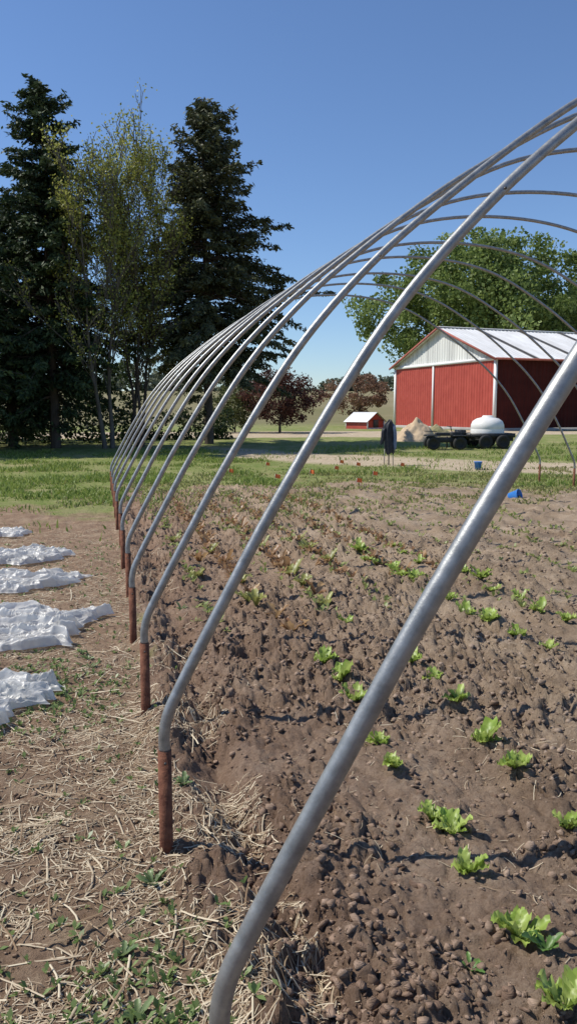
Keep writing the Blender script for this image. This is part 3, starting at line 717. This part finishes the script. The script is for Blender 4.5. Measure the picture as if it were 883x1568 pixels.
for sx in(-.5,.5):
    for sy in(-.38,.38): wheel(mb,(sx,sy,.25),.25,.22)
mb.out("wheels",blk,av,True)
mb=MB();mb.box((0,0,.36),(1.1,.3,.2));mb.box((-.1,0,.58),(.55,.28,.12));mb.box((.4,0,.56),(.35,.34,.2))
for sx in(-.5,.5):
    for sy in(-.38,.38): mb.box((sx,sy,.53),(.5,.24,.05))
mb.out("body",blkp,av,bevel=.04)
mb=MB();mb.tube([(.28,0,.6),(.2,0,.85)],.02,8);mb.tube([(.12,-.32,.88),(.2,-.2,.86),(.2,.2,.86),(.12,.32,.88)],.015,8)
for zx in(-.55,.55):
    for q in range(4): mb.tube([(zx-.18+q*.12,-.28,.69),(zx-.18+q*.12,.28,.69)],.01,6)
    mb.tube([(zx-.2,-.28,.69),(zx+.2,-.28,.69)],.012,6);mb.tube([(zx-.2,.28,.69),(zx+.2,.28,.69)],.012,6)
mb.out("handlebars_and_racks",blkp,av)

# jacket hung on a post
jp=empty("jacket_on_post",(8.2,22.1,gz(8.2,22.1)),R(-15))
mb=MB();mb.tube([(0,0,-.2),(0,0,.6),(.01,0,1.28)],.02,10);mb.tube([(-.14,0,-.1),(-.12,0,.5)],.012,8);mb.tube([(.13,0,-.1),(.11,0,.5)],.012,8);mb.out("stakes",steel,jp)
jm=noise_mat("black_nylon",(.012,.013,.018),(.04,.042,.055),9,.55,0,.4);jb=noise_mat("blue_grey_fabric",(.12,.16,.25),(.2,.25,.36),9,.6)
def drape(name,prof,mat,seed,cx=0,cy=0):
    sides=36;V=[];Q=[]
    r3=random.Random(seed);p1,p2=r3.random()*6,r3.random()*6
    for k,(rx,ry,z,ox) in enumerate(prof):
        for s in range(sides):
            a_=s/sides*6.283;f=1+.12*math.sin(a_*7+p1+k*.3)+.09*math.sin(a_*11+p2-k*.5)
            V.append((cx+ox+math.cos(a_)*rx*f,cy+math.sin(a_)*ry*f,z+.03*math.sin(a_*3+p2)))
            if k: Q.append([(k-1)*sides+s,(k-1)*sides+(s+1)%sides,k*sides+(s+1)%sides,k*sides+s])
    mb=MB();mb.add(V,Q);mb.out(name,mat,jp,True)
drape("torso",[(.10,.10,.34,.03),(.13,.12,.40,.03),(.14,.11,.55,.01),(.12,.10,.75,-.01),(.15,.10,.95,-.02),(.17,.09,1.08,0),(.13,.08,1.19,.01),(.08,.07,1.26,.02),(.05,.05,1.30,.02),(.01,.01,1.32,.02)],jm,1)
drape("sleeve_left",[(.04,.04,.62,-.05),(.05,.05,.68,-.04),(.055,.055,.80,-.01),(.06,.06,.95,0),(.06,.06,1.05,.03),(.01,.01,1.12,.06)],jm,2,-.17,-.03)
drape("sleeve_right",[(.035,.04,.48,.0),(.045,.05,.54,.0),(.045,.055,.78,.01),(.045,.06,.98,0),(.05,.06,1.12,-.03),(.01,.01,1.2,-.06)],jb,3,.16,-.05)

blue=noise_mat("blue_plastic",(.03,.16,.5),(.06,.24,.62),8,.4)
def bucket(x,y,s,tilt):
    e=empty("blue_bucket",(x,y,float(hfun(np.array([x]),np.array([y]))[0])+.01));e.rotation_euler=(tilt,0,.6)
    mb=MB();mb.lathe([(0,0),(.10*s,0),(.14*s,.26*s),(.155*s,.265*s),(.155*s,.285*s),(.135*s,.285*s),(.095*s,.02*s),(0,.02*s)],(0,0,0),'z',26);mb.out("shell",blue,e,True)
    mb=MB();mb.tube([(.15*s*math.cos(t),-.05*s-.03*math.sin(t)*s,.27*s-.13*s*math.sin(t)) for t in np.linspace(0,math.pi,10)],.004,6);mb.out("handle",steel,e)
bucket(10.0,20.0,.75,0.0);bucket(7.3,13.3,.72,R(75))
flagm=noise_mat("orange_flag",(.80,.15,.04),(.9,.24,.07),8,.6)
wirem=noise_mat("wire",(.3,.3,.3),(.4,.4,.4),8,.4,.8)
for x,y in[(4.22,20.6),(6.37,21.0),(6.52,20.0),(4.9,15.0),(2.9,18.5),(5.6,18.9),(3.6,16.6),(7.6,19.6),(4.6,17.5),(5.9,16.9)]:
    z=float(hfun(np.array([x]),np.array([y]))[0]);e=empty("marker_flag",(x,y,z),random.uniform(-.6,.6))
    mb=MB();mb.tube([(0,0,-.05),(0,0,.14),(.005,0,.27)],.003,6);mb.out("wire",wirem,e)
    V=[];Q=[]
    for k in range(6):
        for j in range(3): V.append((.004+k*.022,.012*math.sin(k*1.2),.268-j*.042-.004*k))
    for k in range(5):
        for j in range(2): Q.append([k*3+j,k*3+j+1,(k+1)*3+j+1,(k+1)*3+j])
    mb=MB();mb.add(V,Q);mb.out("flag",flagm,e)
